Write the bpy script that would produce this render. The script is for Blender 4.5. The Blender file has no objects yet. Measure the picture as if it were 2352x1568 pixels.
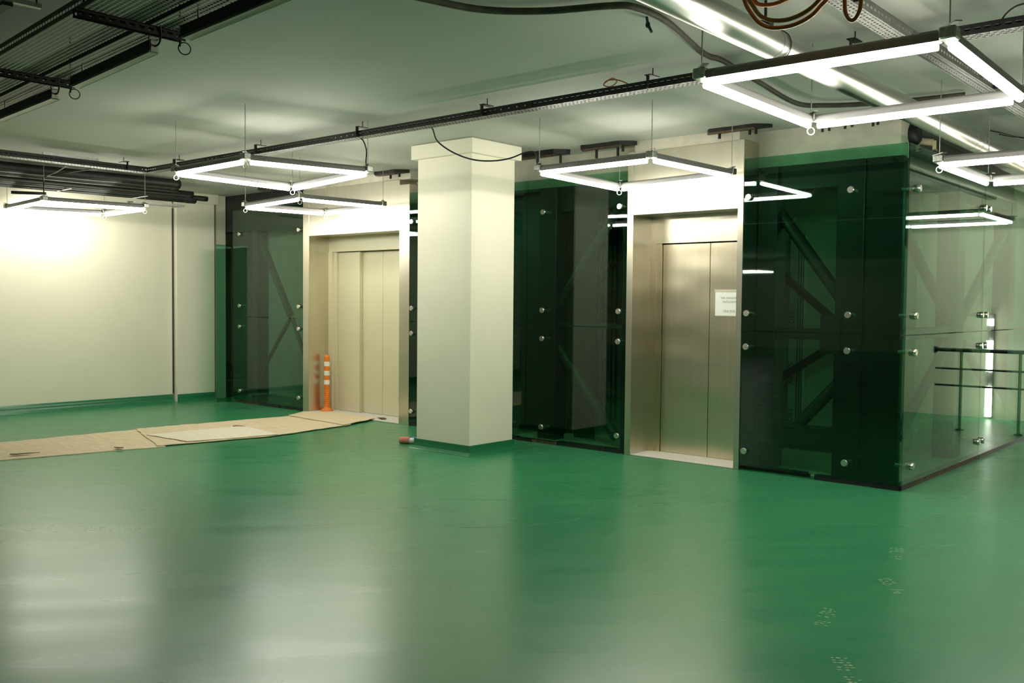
import bpy, bmesh, math, random
from mathutils import Vector, Matrix
random.seed(7)
scene = bpy.context.scene
COL = scene.collection

# ------------------------------------------------------------------ camera
def make_camera():
    yaw, pitch, roll, f = math.radians(40.9426), math.radians(2.3088), math.radians(0.5302), 2169.28
    fw = Vector((-math.sin(yaw)*math.cos(pitch), math.cos(yaw)*math.cos(pitch), -math.sin(pitch)))
    r = Vector((math.cos(yaw), math.sin(yaw), 0)); u = r.cross(fw)
    r2 = math.cos(roll)*r + math.sin(roll)*u
    u2 = -math.sin(roll)*r + math.cos(roll)*u
    m = Matrix((r2, u2, -fw)).transposed().to_4x4()
    m.translation = Vector((0, 0, 1.5))
    cd = bpy.data.cameras.new('camera'); cam = bpy.data.objects.new('camera', cd)
    cd.sensor_width = 36.0; cd.lens = f/2352*36.0; cd.clip_start = 0.05; cd.clip_end = 200
    COL.objects.link(cam); cam.matrix_world = m
    scene.camera = cam
make_camera()

# ------------------------------------------------------------------ world, exposure
world = bpy.data.worlds.new('world'); scene.world = world; world.use_nodes = True
world.node_tree.nodes['Background'].inputs[0].default_value = (0.9, 1.0, 0.9, 1)
world.node_tree.nodes['Background'].inputs[1].default_value = 0.0
vs = scene.view_settings
vs.view_transform = 'Standard'; vs.look = 'None'; vs.gamma = 1.0; vs.use_curve_mapping = False
vs.exposure = 0.0
TUBE = 57.0            # radiance of a lit tube
try:
    cy = scene.cycles
    cy.use_denoising = True; cy.max_bounces = 6; cy.diffuse_bounces = 3; cy.glossy_bounces = 3
    cy.transparent_max_bounces = 12; cy.transmission_bounces = 2
    cy.use_adaptive_sampling = True; cy.adaptive_threshold = 0.06
    cy.sample_clamp_indirect = 3.0; cy.blur_glossy = 0.8
    cy.use_light_tree = True
    cy.denoising_input_passes = 'RGB_ALBEDO_NORMAL'; cy.denoising_prefilter = 'ACCURATE'
except Exception:
    pass

# ------------------------------------------------------------------ materials
def srgb(r, g, b):
    f = lambda c: ((c/255)/12.92 if c/255 <= .04045 else ((c/255+.055)/1.055)**2.4)
    return (f(r), f(g), f(b), 1)
MATS = {}
def new_mat(name):
    m = bpy.data.materials.new(name); m.use_nodes = True
    nt = m.node_tree; nt.nodes.clear()
    out = nt.nodes.new('ShaderNodeOutputMaterial')
    MATS[name] = m
    return m, nt, out
def N(nt, t, **kw):
    n = nt.nodes.new(t)
    for k, v in kw.items():
        if k.startswith('i_'): n.inputs[k[2:].replace('_', ' ')].default_value = v
        else: setattr(n, k, v)
    return n
def coords(nt, scale=(1, 1, 1)):
    g = N(nt, 'ShaderNodeNewGeometry'); mp = N(nt, 'ShaderNodeMapping')
    mp.inputs['Scale'].default_value = scale
    nt.links.new(g.outputs['Position'], mp.inputs['Vector'])
    return mp.outputs[0]
def noise(nt, vec, scale, detail=4, rough=.55, dist=0.0):
    n = N(nt, 'ShaderNodeTexNoise'); n.inputs['Scale'].default_value = scale
    n.inputs['Detail'].default_value = detail; n.inputs['Roughness'].default_value = rough
    n.inputs['Distortion'].default_value = dist
    nt.links.new(vec, n.inputs['Vector']); return n.outputs[0]
def ramp(nt, fac, stops):
    r = N(nt, 'ShaderNodeValToRGB'); e = r.color_ramp.elements
    while len(e) > 1: e.remove(e[-1])
    e[0].position, e[0].color = stops[0]
    for p, c in stops[1:]:
        x = e.new(p); x.color = c
    nt.links.new(fac, r.inputs[0]); return r.outputs[0]
def g4(v): return (v, v, v, 1)
def plain(name, col, rough=.5, metal=0.0, bump=0.0, bscale=60, var=0.0, vscale=3, stretch=(1, 1, 1), spec=.5):
    m, nt, out = new_mat(name)
    b = N(nt, 'ShaderNodeBsdfPrincipled')
    b.inputs['Base Color'].default_value = col; b.inputs['Roughness'].default_value = rough
    b.inputs['Metallic'].default_value = metal; b.inputs['Specular IOR Level'].default_value = spec
    vec = coords(nt, stretch)
    if var:
        n = noise(nt, vec, vscale)
        lo = tuple(c*(1-var) for c in col[:3])+(1,); hi = tuple(min(1, c*(1+var)) for c in col[:3])+(1,)
        nt.links.new(ramp(nt, n, [(.3, lo), (.7, hi)]), b.inputs['Base Color'])
    if bump:
        n = noise(nt, vec, bscale); bp = N(nt, 'ShaderNodeBump'); bp.inputs['Strength'].default_value = bump
        bp.inputs['Distance'].default_value = .01
        nt.links.new(n, bp.inputs['Height']); nt.links.new(bp.outputs[0], b.inputs['Normal'])
    nt.links.new(b.outputs[0], out.inputs[0])
    return m
def emit(name, col, s):
    m, nt, out = new_mat(name)
    e = N(nt, 'ShaderNodeEmission'); e.inputs[0].default_value = col; e.inputs[1].default_value = s
    nt.links.new(e.outputs[0], out.inputs[0])
    try: m.cycles.emission_sampling = 'FRONT'
    except Exception: pass
    return m

def floor_mat():
    m, nt, out = new_mat('green_epoxy')
    b = N(nt, 'ShaderNodeBsdfPrincipled')
    v = coords(nt)
    n1 = noise(nt, v, .9, 3, .55)
    g = N(nt, 'ShaderNodeNewGeometry'); mp = N(nt, 'ShaderNodeMapping'); mp.vector_type = 'TEXTURE'
    mp.inputs['Rotation'].default_value = (0, 0, math.radians(50)); mp.inputs['Scale'].default_value = (2.6, .42, 1)
    nt.links.new(g.outputs['Position'], mp.inputs['Vector']); st = mp.outputs[0]      # roller marks in the coating
    base = ramp(nt, n1, [(.3, (.030, .205, .088, 1)), (.7, (.040, .240, .106, 1))])
    nt.links.new(base, b.inputs['Base Color'])
    nt.links.new(ramp(nt, noise(nt, st, 2.0, 0, .5), [(.3, g4(.268)), (.7, g4(.305))]), b.inputs['Roughness'])
    b.inputs['Specular IOR Level'].default_value = .52
    b2 = N(nt, 'ShaderNodeBump'); b2.inputs['Strength'].default_value = .04; b2.inputs['Distance'].default_value = .004
    nt.links.new(noise(nt, v, 30, 0, .5), b2.inputs['Height'])
    nt.links.new(b2.outputs[0], b.inputs['Normal'])
    nt.links.new(b.outputs[0], out.inputs[0])
floor_mat()

def glass_mat(name, tint):
    m, nt, out = new_mat(name)
    g = N(nt, 'ShaderNodeNewGeometry')
    io = N(nt, 'ShaderNodeMix'); io.data_type = 'FLOAT'
    io.inputs[2].default_value = 1.52; io.inputs[3].default_value = 1/1.52   # same reflectance on either side of the sheet
    nt.links.new(g.outputs['Backfacing'], io.inputs[0])
    fr = N(nt, 'ShaderNodeFresnel'); nt.links.new(io.outputs[0], fr.inputs[0])
    t = N(nt, 'ShaderNodeBsdfTransparent'); t.inputs[0].default_value = tint
    gl = N(nt, 'ShaderNodeBsdfGlossy'); gl.inputs['Roughness'].default_value = 0.015
    gl.inputs[0].default_value = (1, 1, 1, 1)
    mx = N(nt, 'ShaderNodeMixShader')
    nt.links.new(fr.outputs[0], mx.inputs[0]); nt.links.new(t.outputs[0], mx.inputs[1]); nt.links.new(gl.outputs[0], mx.inputs[2])
    nt.links.new(mx.outputs[0], out.inputs[0])
glass_mat('green_glass', (.49, .74, .61, 1))

def steel_mat(name, col, rough, wave, stretch=(9, 9, .35)):
    m, nt, out = new_mat(name)
    b = N(nt, 'ShaderNodeBsdfPrincipled')
    b.inputs['Metallic'].default_value = 1.0
    v = coords(nt, stretch)
    nz = noise(nt, v, 3, 1, .5)
    lo = tuple(c*.94 for c in col[:3])+(1,)
    nt.links.new(ramp(nt, nz, [(.3, lo), (.7, col)]), b.inputs['Base Color'])
    sm = noise(nt, coords(nt), 1.6, 2, .5)
    nt.links.new(ramp(nt, sm, [(.2, g4(rough*.95)), (.8, g4(rough*1.08))]), b.inputs['Roughness'])
    bp = N(nt, 'ShaderNodeBump'); bp.inputs['Strength'].default_value = wave; bp.inputs['Distance'].default_value = .02
    nt.links.new(noise(nt, coords(nt, (1, 1, 2.2)), 2.0, 0, .4), bp.inputs['Height'])
    nt.links.new(bp.outputs[0], b.inputs['Normal'])
    nt.links.new(b.outputs[0], out.inputs[0])
steel_mat('brushed_steel', (.70, .65, .54, 1), .30, .0, (3, 3, .2))
steel_mat('door_steel', (.74, .66, .50, 1), .28, .35)
steel_mat('duct_metal', (.62, .61, .57, 1), .30, .05, (3, 1, 3))
plain('bolt_steel', (.75, .72, .65, 1), .25, 1.0)
plain('bracket_metal', (.45, .46, .42, 1), .38, 1.0, var=.3, vscale=60)
plain('galvanised', (.50, .50, .50, 1), .42, .85, var=.15, vscale=40)
plain('cream_paint', (.89, .84, .69, 1), .55, var=.03, vscale=1.2, bump=.06, bscale=90)
plain('column_paint', (.90, .85, .71, 1), .5, var=.03, vscale=1.5, bump=.06, bscale=90)
plain('plaster_grey', (.60, .56, .47, 1), .8, var=.12, vscale=5)
plain('ceiling_plaster', (.52, .53, .48, 1), .8, var=.05, vscale=.8, bump=.12, bscale=3, stretch=(1, 1.6, 1))
plain('cove_green', (.018, .17, .07, 1), .28, bump=.05, bscale=14, spec=.6)
plain('beige_enamel', (.66, .61, .42, 1), .33, var=.02, vscale=2)
plain('lamp_housing', (.26, .25, .25, 1), .45, .3)
plain('clear_plastic', (.30, .29, .27, 1), .3)
plain('black_metal', (.012, .012, .011, 1), .5, .2)
plain('tray_metal', (.20, .19, .18, 1), .5, .5, var=.2, vscale=30)
plain('dark_steel', (.018, .020, .020, 1), .45, .1, var=.2, vscale=6)
plain('grey_brace', (.045, .06, .055, 1), .4, .3)
plain('black_rubber', (.012, .012, .012, 1), .5, var=.3, vscale=12)
plain('black_cable', (.01, .01, .01, 1), .4)
plain('white_cable', (.75, .75, .72, 1), .4)
plain('brown_conduit', (.085, .075, .055, 1), .6, var=.3, vscale=14)
plain('orange_hose', (.36, .12, .025, 1), .5, var=.2, vscale=18)
plain('orange_plastic', (.80, .20, .015, 1), .42)
plain('white_band', (.85, .84, .80, 1), .35)
plain('cardboard', (.68, .56, .38, 1), .85, var=.1, vscale=4, stretch=(1, 5, 1))
plain('pale_card', (.78, .71, .58, 1), .85, var=.07, vscale=8, stretch=(1, 6, 1))
plain('dark_card_edge', (.13, .09, .05, 1), .9)
plain('speckled_sill', (.62, .60, .55, 1), .6, var=.15, vscale=60)
plain('pale_screed', (.62, .55, .40, 1), .8, var=.1, vscale=6)
plain('paper', (.86, .87, .84, 1), .8)
plain('print_ink', (.28, .28, .30, 1), .8)
plain('film_ink', (.03, .05, .09, 1), .7)
plain('film_white', (.8, .8, .74, 1), .5)
plain('tape', (.62, .58, .44, 1), .25)
plain('pink_fleece', (.75, .28, .22, 1), .95, var=.25, vscale=90, bump=.6, bscale=150)
plain('blue_plastic', (.08, .18, .5, 1), .4)
plain('yellowed_plastic', (.72, .63, .42, 1), .4)
plain('dust', (.24, .36, .20, 1), .6, var=.25, vscale=60)
plain('scratch', (.10, .22, .12, 1), .5)
plain('amber_panel', (.55, .27, .05, 1), .5)
plain('rust_brown', (.10, .06, .035, 1), .7, var=.5, vscale=20)
emit('tube_light', (1.0, 0.99, 0.84, 1), TUBE)

# ------------------------------------------------------------------ mesh builder
class MB:
    def __init__(s): s.v, s.f, s.sm = [], [], []
    def add(s, vs_, fs, smooth=False):
        o = len(s.v); s.v += [tuple(p) for p in vs_]
        for q in fs: s.f.append(tuple(i+o for i in q)); s.sm.append(smooth)
        return s
    def box(s, x0, x1, y0, y1, z0, z1):
        v = [(x, y, z) for x in (x0, x1) for y in (y0, y1) for z in (z0, z1)]
        return s.add(v, [(0, 1, 3, 2), (4, 6, 7, 5), (0, 4, 5, 1), (2, 3, 7, 6), (0, 2, 6, 4), (1, 5, 7, 3)])
    def bbox(s, x0, x1, y0, y1, z0, z1, b=.004):
        bm = bmesh.new(); bmesh.ops.create_cube(bm, size=1)
        bmesh.ops.scale(bm, vec=(x1-x0, y1-y0, z1-z0), verts=bm.verts)
        bmesh.ops.translate(bm, vec=((x0+x1)/2, (y0+y1)/2, (z0+z1)/2), verts=bm.verts)
        bmesh.ops.bevel(bm, geom=list(bm.edges), offset=b, segments=1, affect='EDGES')
        bm.verts.index_update(); v = [x.co[:] for x in bm.verts]; fs = [[q.index for q in f_.verts] for f_ in bm.faces]
        bm.free(); return s.add(v, fs)
    def bar(s, p, q, w, h, up=(0, 0, 1)):
        p, q = Vector(p), Vector(q); d = (q-p).normalized(); up = Vector(up)
        a = d.cross(up)
        if a.length < 1e-4: a = d.cross(Vector((0, 1, 0)))
        a.normalize(); b = a.cross(d)
        v = [c + sx*a*w/2 + sy*b*h/2 for c in (p, q) for sx, sy in ((-1, -1), (1, -1), (1, 1), (-1, 1))]
        return s.add(v, [(0, 1, 2, 3)[::-1], (4, 5, 6, 7), (0, 1, 5, 4), (1, 2, 6, 5), (2, 3, 7, 6), (3, 0, 4, 7)])
    def tube(s, pts, r, n=10, caps=True):
        P = [Vector(p) for p in pts]; rs = r if isinstance(r, (list, tuple)) else [r]*len(P)
        up = None; rings = []
        for i, p in enumerate(P):
            d = (P[min(i+1, len(P)-1)]-P[max(i-1, 0)]).normalized()
            if up is None:
                up = Vector((0, 0, 1)) if abs(d.z) < .9 else Vector((1, 0, 0))
            a = d.cross(up).normalized(); b = a.cross(d).normalized(); up = b
            rings.append([p+rs[i]*(math.cos(t)*a+math.sin(t)*b) for t in [2*math.pi*k/n for k in range(n)]])
        v = [x for rg in rings for x in rg]; f = []
        for i in range(len(P)-1):
            for k in range(n):
                f.append((i*n+k, (i+1)*n+k, (i+1)*n+(k+1) % n, i*n+(k+1) % n))
        s.add(v, f, True)
        if caps:
            s.add(rings[0], [tuple(range(n))]); s.add(rings[-1], [tuple(range(n))[::-1]])
        return s
    def lathe(s, c, prof, n=24):
        v = []; f = []
        for r, z in prof:
            for k in range(n):
                t = 2*math.pi*k/n; v.append((c[0]+r*math.cos(t), c[1]+r*math.sin(t), c[2]+z))
        for i in range(len(prof)-1):
            for k in range(n):
                f.append((i*n+k, i*n+(k+1) % n, (i+1)*n+(k+1) % n, (i+1)*n+k))
        s.add(v, f, True)
        s.add(v[:n], [tuple(range(n))[::-1]]); s.add(v[-n:], [tuple(range(n))])
        return s
    def prism(s, poly, z0, z1):
        n = len(poly)
        v = [(x, y, z0) for x, y in poly]+[(x, y, z1) for x, y in poly]
        return s.add(v, [tuple(range(n))[::-1], tuple(range(n, 2*n))]+[(k, (k+1) % n, n+(k+1) % n, n+k) for k in range(n)])
    def perf(s, o, u, v, L, Wd, pitch, rows, slot, web, stagger=True):
        """sheet from o along unit u (length L) and v (width Wd) with rows of slots cut through"""
        o, u, v = Vector(o), Vector(u), Vector(v)
        q = lambda a0, a1, b0, b1: s.add([o+u*a0+v*b0, o+u*a1+v*b0, o+u*a1+v*b1, o+u*a0+v*b1], [(0, 1, 2, 3)])
        rp = Wd/rows; hh = rp*web; b = 0
        for r in range(rows):
            c0 = r*rp+(rp-hh)/2; c1 = c0+hh
            q(0, L, b, c0); b = c1
            x = 0; off = pitch/2 if (stagger and r % 2) else 0
            k = 0; prev = 0
            while True:
                a = off+k*pitch+(pitch-slot)/2
                if a+slot > L: break
                q(prev, a, c0, c1); prev = a+slot; k += 1
            q(prev, L, c0, c1)
        q(0, L, b, Wd)
        return s
    def build(s, name, mat, parent=None, mods=None):
        n = len(s.v)
        lo = [min(p[i] for p in s.v) for i in range(3)]; hi = [max(p[i] for p in s.v) for i in range(3)]
        org = Vector(((lo[0]+hi[0])/2, (lo[1]+hi[1])/2, lo[2]))
        me = bpy.data.meshes.new(name)
        me.from_pydata([tuple(Vector(p)-org) for p in s.v], [], s.f)
        me.polygons.foreach_set('use_smooth', s.sm)
        me.materials.append(MATS[mat]); me.update()
        return link(name, me, org, parent)
WORLD = {}
def link(name, data, org, parent=None):
    o = bpy.data.objects.new(name, data); COL.objects.link(o)
    WORLD[o.name] = Vector(org)
    if parent is not None:
        o.parent = parent; o.location = Vector(org)-WORLD[parent.name]
    else:
        o.location = org
    return o
def tag(o, label, cat, group=None):
    o['label'] = label; o['category'] = cat
    if group: o['group'] = group
    return o
def thing(name, label, cat, loc, group=None):
    o = link(name, None, loc); o.empty_display_size = .1
    return tag(o, label, cat, group)
def struct(o):
    o['kind'] = 'structure'; return o
def arc(c, r, a0, a1, n, ax, ay):
    c, ax, ay = Vector(c), Vector(ax), Vector(ay)
    return [c+r*(math.cos(t)*ax+math.sin(t)*ay) for t in [a0+(a1-a0)*i/n for i in range(n+1)]]
def smooth(pts, n=6):
    P = [Vector(p) for p in pts]; out = []
    for i in range(len(P)-1):
        p0, p1, p2, p3 = P[max(i-1, 0)], P[i], P[i+1], P[min(i+2, len(P)-1)]
        for k in range(n):
            t = k/n
            out.append(.5*((2*p1)+(-p0+p2)*t+(2*p0-5*p1+4*p2-p3)*t*t+(-p0+3*p1-3*p2+p3)*t*t*t))
    out.append(P[-1]); return out

CEIL = 3.10
YF = 7.84     # front face of the lift enclosure
# ------------------------------------------------------------------ the setting
X0, X1, Y0, Y1 = -20.0, 5.0, -16.0, 13.9
struct(MB().box(X0, X1, Y0, Y1, -.2, 0).build('floor', 'green_epoxy'))
struct(MB().box(X0, X1, Y0, Y1, CEIL, CEIL+.2).build('ceiling', 'ceiling_plaster'))
struct(MB().box(X0, X1, Y1, Y1+.2, 0, CEIL).build('wall_far', 'cream_paint'))
struct(MB().box(X0, X1, Y0-.2, Y0, 0, CEIL).build('wall_behind', 'cream_paint'))
struct(MB().box(X1, X1+.2, Y0, Y1, 0, CEIL).build('wall_right', 'cream_paint'))
struct(MB().box(X0-.2, X0, Y0, Y1, 0, CEIL).build('wall_outer', 'cream_paint'))
WX = -12.95
struct(MB().box(WX-.25, WX, .5, 7.265, 0, CEIL).build('wall_left', 'cream_paint'))
# cove skirting, swept profile
def cove(mb, a, b, nrm, h=.11, out=.06):
    a, b, nrm = Vector(a), Vector(b), Vector(nrm)
    prof = [(0, 0), (0, h), (.012, h), (.014, .06), (.022, .03), (.038, .012), (out, .002), (out, 0)]
    v = [p+nrm*o+Vector((0, 0, z)) for p in (a, b) for o, z in prof]
    n = len(prof)
    mb.add(v, [(k, k+1, n+k+1, n+k) for k in range(n-1)], True)
    mb.add(v, [tuple(range(n)), tuple(range(n, 2*n))[::-1]])
c = MB(); cove(c, (WX, .5, 0), (WX, 7.265, 0), (1, 0, 0)); struct(c.build('baseboard_left', 'cove_green'))

# end pier of the left wall: body, capital, cove
pier = thing('wall_pier', 'cream pier closing the left wall beside the dark glass, with a small capital', 'pillar', (-12.98, 7.57, 0))
MB().box(-13.2, -12.86, 7.285, 7.90, .0, CEIL).build('shaft', 'column_paint', pier)
MB().bbox(-13.2, -12.81, 7.275, 7.945, 2.95, CEIL, .006).build('capital', 'column_paint', pier)
c = MB(); cove(c, (-12.86, 7.285, 0), (-12.86, 7.90, 0), (1, 0, 0)); c.build('cove_base', 'cove_green', pier)

# free-standing column
cx0, cx1, cy0, cy1 = -7.10, -6.345, 6.69, 7.335
colm = thing('column', 'square cream column with a capital and green cove base in front of the lifts', 'column', ((cx0+cx1)/2, (cy0+cy1)/2, 0))
MB().bbox(cx0, cx1, cy0, cy1, 0, CEIL, .006).build('shaft', 'column_paint', colm)
MB().bbox(cx0-.05, cx1+.05, cy0-.05, cy1+.05, 2.95, CEIL-.006, .006).build('capital', 'column_paint', colm)
MB().box(cx0-.03, cx1+.03, cy0-.03, cy1+.03, CEIL-.008, CEIL).build('capital_joint', 'plaster_grey', colm)
def cove_ring(x0, x1, y0, y1, h=.10, out=.06):
    prof = [(0, h), (.012, h), (.015, .065), (.022, .032), (.038, .012), (out, .002), (out, 0)]
    m = MB(); n = len(prof)
    v = []
    for sx, sy in ((0, 0), (1, 0), (1, 1), (0, 1)):
        for o, z in prof:
            v.append(((x1+o if sx else x0-o), (y1+o if sy else y0-o), z))
    f = []
    for k in range(4):
        a, b = k*n, ((k+1) % 4)*n
        f += [(a+i, b+i, b+i+1, a+i+1) for i in range(n-1)]
    m.add(v, f, False); return m
cove_ring(cx0, cx1, cy0, cy1).build('cove_base', 'cove_green', colm)

# plastered beam over the lifts
struct(MB().box(-10.9, -2.77, 8.13, 8.33, 2.77, CEIL).build('wall_beam', 'plaster_grey'))
struct(MB().box(-13.2, -10.9, 8.13, 8.33, 2.55, CEIL).build('wall_beam_dark', 'dark_steel'))
# cream wall at the back of the shaft, pale screed inside the shaft
struct(MB().box(-6.3, -3.29, 10.25, 10.4, 0, CEIL).build('wall_shaft', 'cream_paint'))
struct(MB().box(-7.0, -2.72, 8.02, 10.25, 0, .004).build('floor_shaft', 'pale_screed'))

# ------------------------------------------------------------------ lamps
def lamp(corners, z, label, rods=True, cables=True, lit=True, loops=(0, 1, 2, 3), name='square_lamp'):
    cx = sum(p[0] for p in corners)/4; cyy = sum(p[1] for p in corners)/4
    t = thing(name, label, 'lamp', (cx, cyy, z-.03), 'square tube lamps hung from the ceiling')
    n = 4
    for i in range(n):
        p = Vector((*corners[i], z)); q = Vector((*corners[(i+1) % n], z)); d = (q-p).normalized()
        a, b = p+d*.035, q-d*.035
        side = d.cross(Vector((0, 0, 1)))
        # housing: rounded channel above the tube
        m = MB(); prof = []
        for k in range(9):
            th = math.pi*k/8; prof.append((.024*math.cos(th), .046+.020*math.sin(th)))
        prof = [(.024, .020)]+prof+[(-.024, .020)]
        v = [c_+side*o+Vector((0, 0, h)) for c_ in (a, b) for o, h in prof]; k_ = len(prof)
        m.add(v, [(j, j+1, k_+j+1, k_+j) for j in range(k_-1)]+[(k_-1, 0, k_, 2*k_-1)], False)
        m.add(v, [tuple(range(k_)), tuple(range(k_, 2*k_))[::-1]])
        h = m.build('housing', 'lamp_housing', t)
        m = MB()
        for s in (1, -1):
            m.bar(a+side*s*.0245+Vector((0, 0, .0255)), b+side*s*.0245+Vector((0, 0, .0255)), .003, .017)
        m.build('edge_strip', 'lamp_housing', h)
        MB().tube([a+d*.01, b-d*.01], .0185, 8).build('light_tube_offscreen' if name.endswith('_offscreen') else 'light_tube', 'tube_light', t)
        # corner bracket
        m = MB(); c_ = p+Vector((0, 0, .05))
        m.bbox(c_.x-.035, c_.x+.035, c_.y-.035, c_.y+.035, c_.z-.030, c_.z+.022, .006)
        m.bar(c_+Vector((-.05, .05, .03)), c_+Vector((.05, -.05, .03)), .03, .006)
        m.build('corner_bracket', 'bracket_metal', t)
        if rods:
            MB().tube([p+Vector((0, 0, .05)), Vector((p.x, p.y, CEIL))], .0035, 6).build('hanging_rod', 'bracket_metal', t)
        if i in loops:
            ctr = p+Vector((0, 0, -.02)); rr = .022
            MB().tube([ctr+Vector((0, 0, .06))]+arc(ctr+Vector((0, 0, -.01)), rr, math.pi*.5, math.pi*2.4, 14, (math.cos(.71), math.sin(.71), 0), (0, 0, 1)), .0035, 6).build('lead_loop', 'white_cable', t)
    return t
def sc(px, z):  # helper kept for readability of the corner lists
    return px
lamp([(-2.404, 4.19), (-2.45, 5.60), (-1.28, 5.58), (-1.25, 4.22)], 2.60, 'lit square tube lamp hanging just below the silver duct and the orange hose', loops=(1,))
lamp([(-7.88, 4.46), (-7.98, 5.79), (-6.49, 5.51), (-6.73, 4.42)], 2.63, 'lit square tube lamp under the black cable tray, left of the cream column', loops=(0, 1, 3))
lamp([(-10.05, 6.60), (-9.87, 7.68), (-8.60, 7.54), (-8.70, 6.41)], 2.63, 'lit square tube lamp in front of the beige lift doors', loops=(0, 1, 2, 3))
lamp([(-5.24, 6.38), (-5.35, 7.76), (-4.03, 7.57), (-4.07, 6.34)], 2.63, 'lit square tube lamp in front of the stainless steel lift doors', loops=(1,))
lamp([(-12.80, 4.91), (-12.46, 6.01), (-11.26, 5.95), (-11.40, 4.78)], 2.63, 'lit square tube lamp close to the cream left wall', loops=(0, 1, 2))
lamp([(-2.13, 7.04), (-2.14, 8.33), (-.90, 8.33), (-.89, 7.04)], 2.50, 'lit square tube lamp beside the right glass wall of the lift enclosure', loops=(0,))
lamp([(-2.10, 11.85), (-2.10, 13.2), (-.85, 13.2), (-.85, 11.85)], 2.58, 'lit square tube lamp mirrored in the right glass wall near its far end', loops=(), name='square_lamp_offscreen')
lx, ly = -14.4, -12.6
lamp([(lx-.6, ly-.6), (lx-.6, ly+.6), (lx+.6, ly+.6), (lx+.6, ly-.6)], 2.6, 'lit square tube lamp deep in the hall behind, mirrored faintly in the right glass screen', loops=(), name='hall_lamp_offscreen')

# vertical tubes seen mirrored in the right glass wall
vt = thing('vertical_tube_lamp_offscreen', 'lit vertical tube lamp on the far wall, mirrored in the right glass wall', 'lamp', (-1.74, 13.84, 0))
MB().bbox(-1.77, -1.71, 13.85, 13.9, .02, 1.42, .005).build('housing', 'lamp_housing', vt)
for z0, z1 in ((1.26, 1.35), (.64, 1.06), (.03, .44)):
    MB().tube([(-1.74, 13.83, z0), (-1.74, 13.83, z1)], .03, 8).build('light_tube_offscreen', 'tube_light', vt)

# ------------------------------------------------------------------ stainless lift portal
DY = 8.175
p2 = thing('lift_portal', 'brushed stainless steel lift portal with two closed steel door panels', 'elevator', (-4.68, 8.0, 0))
MB().bbox(-5.305, -5.235, YF, 8.30, 0, 3.0, .002).build('jamb', 'brushed_steel', p2)
MB().bbox(-4.105, -4.05, YF, 8.30, 0, 3.0, .002).build('jamb', 'brushed_steel', p2)
MB().bbox(-5.235, -4.105, YF+.004, 8.30, 2.38, 2.995, .002).build('header_panel', 'brushed_steel', p2)
MB().box(-5.235, -4.105, DY-.0, 8.30, 2.115, 2.38).build('lintel_panel', 'brushed_steel', p2)
MB().box(-5.235, -5.165, DY-.012, 8.30, 0, 2.115).build('door_frame', 'door_steel', p2)
MB().box(-5.165, -5.115, DY+.012, 8.30, 0, 2.115).build('door_frame', 'door_steel', p2)
MB().bbox(-5.112, -4.582, DY+.03, DY+.07, .012, 2.105, .003).build('door_panel', 'door_steel', p2)
MB().bbox(-4.577, -4.105, DY+.03, DY+.07, .012, 2.105, .003).build('door_panel', 'door_steel', p2)
MB().box(-5.12, -4.105, DY+.075, 8.30, 0, 2.115).build('door_back', 'black_metal', p2)
MB().bbox(-5.235, -4.105, YF+.01, DY+.075, 0, .012, .003).build('sill', 'speckled_sill', p2)
MB().box(-5.235, -4.105, YF+.015, 8.13, 2.995, CEIL).build('plaster_strip', 'plaster_grey', p2)

# notice on the door
def text_mesh(body, size, org, mat, parent, name='printed_line', rot=None, align='CENTER'):
    cu = bpy.data.curves.new('t', 'FONT'); cu.body = body; cu.size = size; cu.align_x = align; cu.extrude = .0003
    tmp = bpy.data.objects.new('t', cu); COL.objects.link(tmp)
    dg = bpy.context.evaluated_depsgraph_get()
    me = bpy.data.meshes.new_from_object(tmp.evaluated_get(dg))
    bpy.data.objects.remove(tmp); bpy.data.curves.remove(cu)
    R = rot or Matrix.Rotation(math.pi/2, 4, 'X')
    me.transform(R); me.name = name; me.materials.clear(); me.materials.append(MATS[mat])
    return link(name, me, org, parent)
nt_ = thing('notice', 'white paper notice with grey print taped to the steel lift door', 'sign', (-4.39, DY+.02, 1.40))
MB().box(-4.515, -4.262, DY+.027, DY+.0305, 1.402, 1.640).build('sheet', 'paper', nt_)
MB().box(-4.525, -4.255, DY+.025, DY+.0295, 1.628, 1.652).build('tape_strip', 'tape', nt_)
MB().box(-4.515, -4.262, DY+.025, DY+.0295, 1.396, 1.404).build('tape_strip', 'tape', nt_)
for body, z, sz in (('YÜK ASANSÖRÜ', 1.562, .026), ('DEĞİLDİR!!!', 1.524, .026), ('UFUK PROJE', 1.438, .023)):
    text_mesh(body, sz, (-4.363, DY+.0262, z), 'print_ink', nt_)
MB().box(-4.418, -4.308, DY+.0258, DY+.0268, 1.4325, 1.434).build('underline', 'print_ink', nt_)

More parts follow.
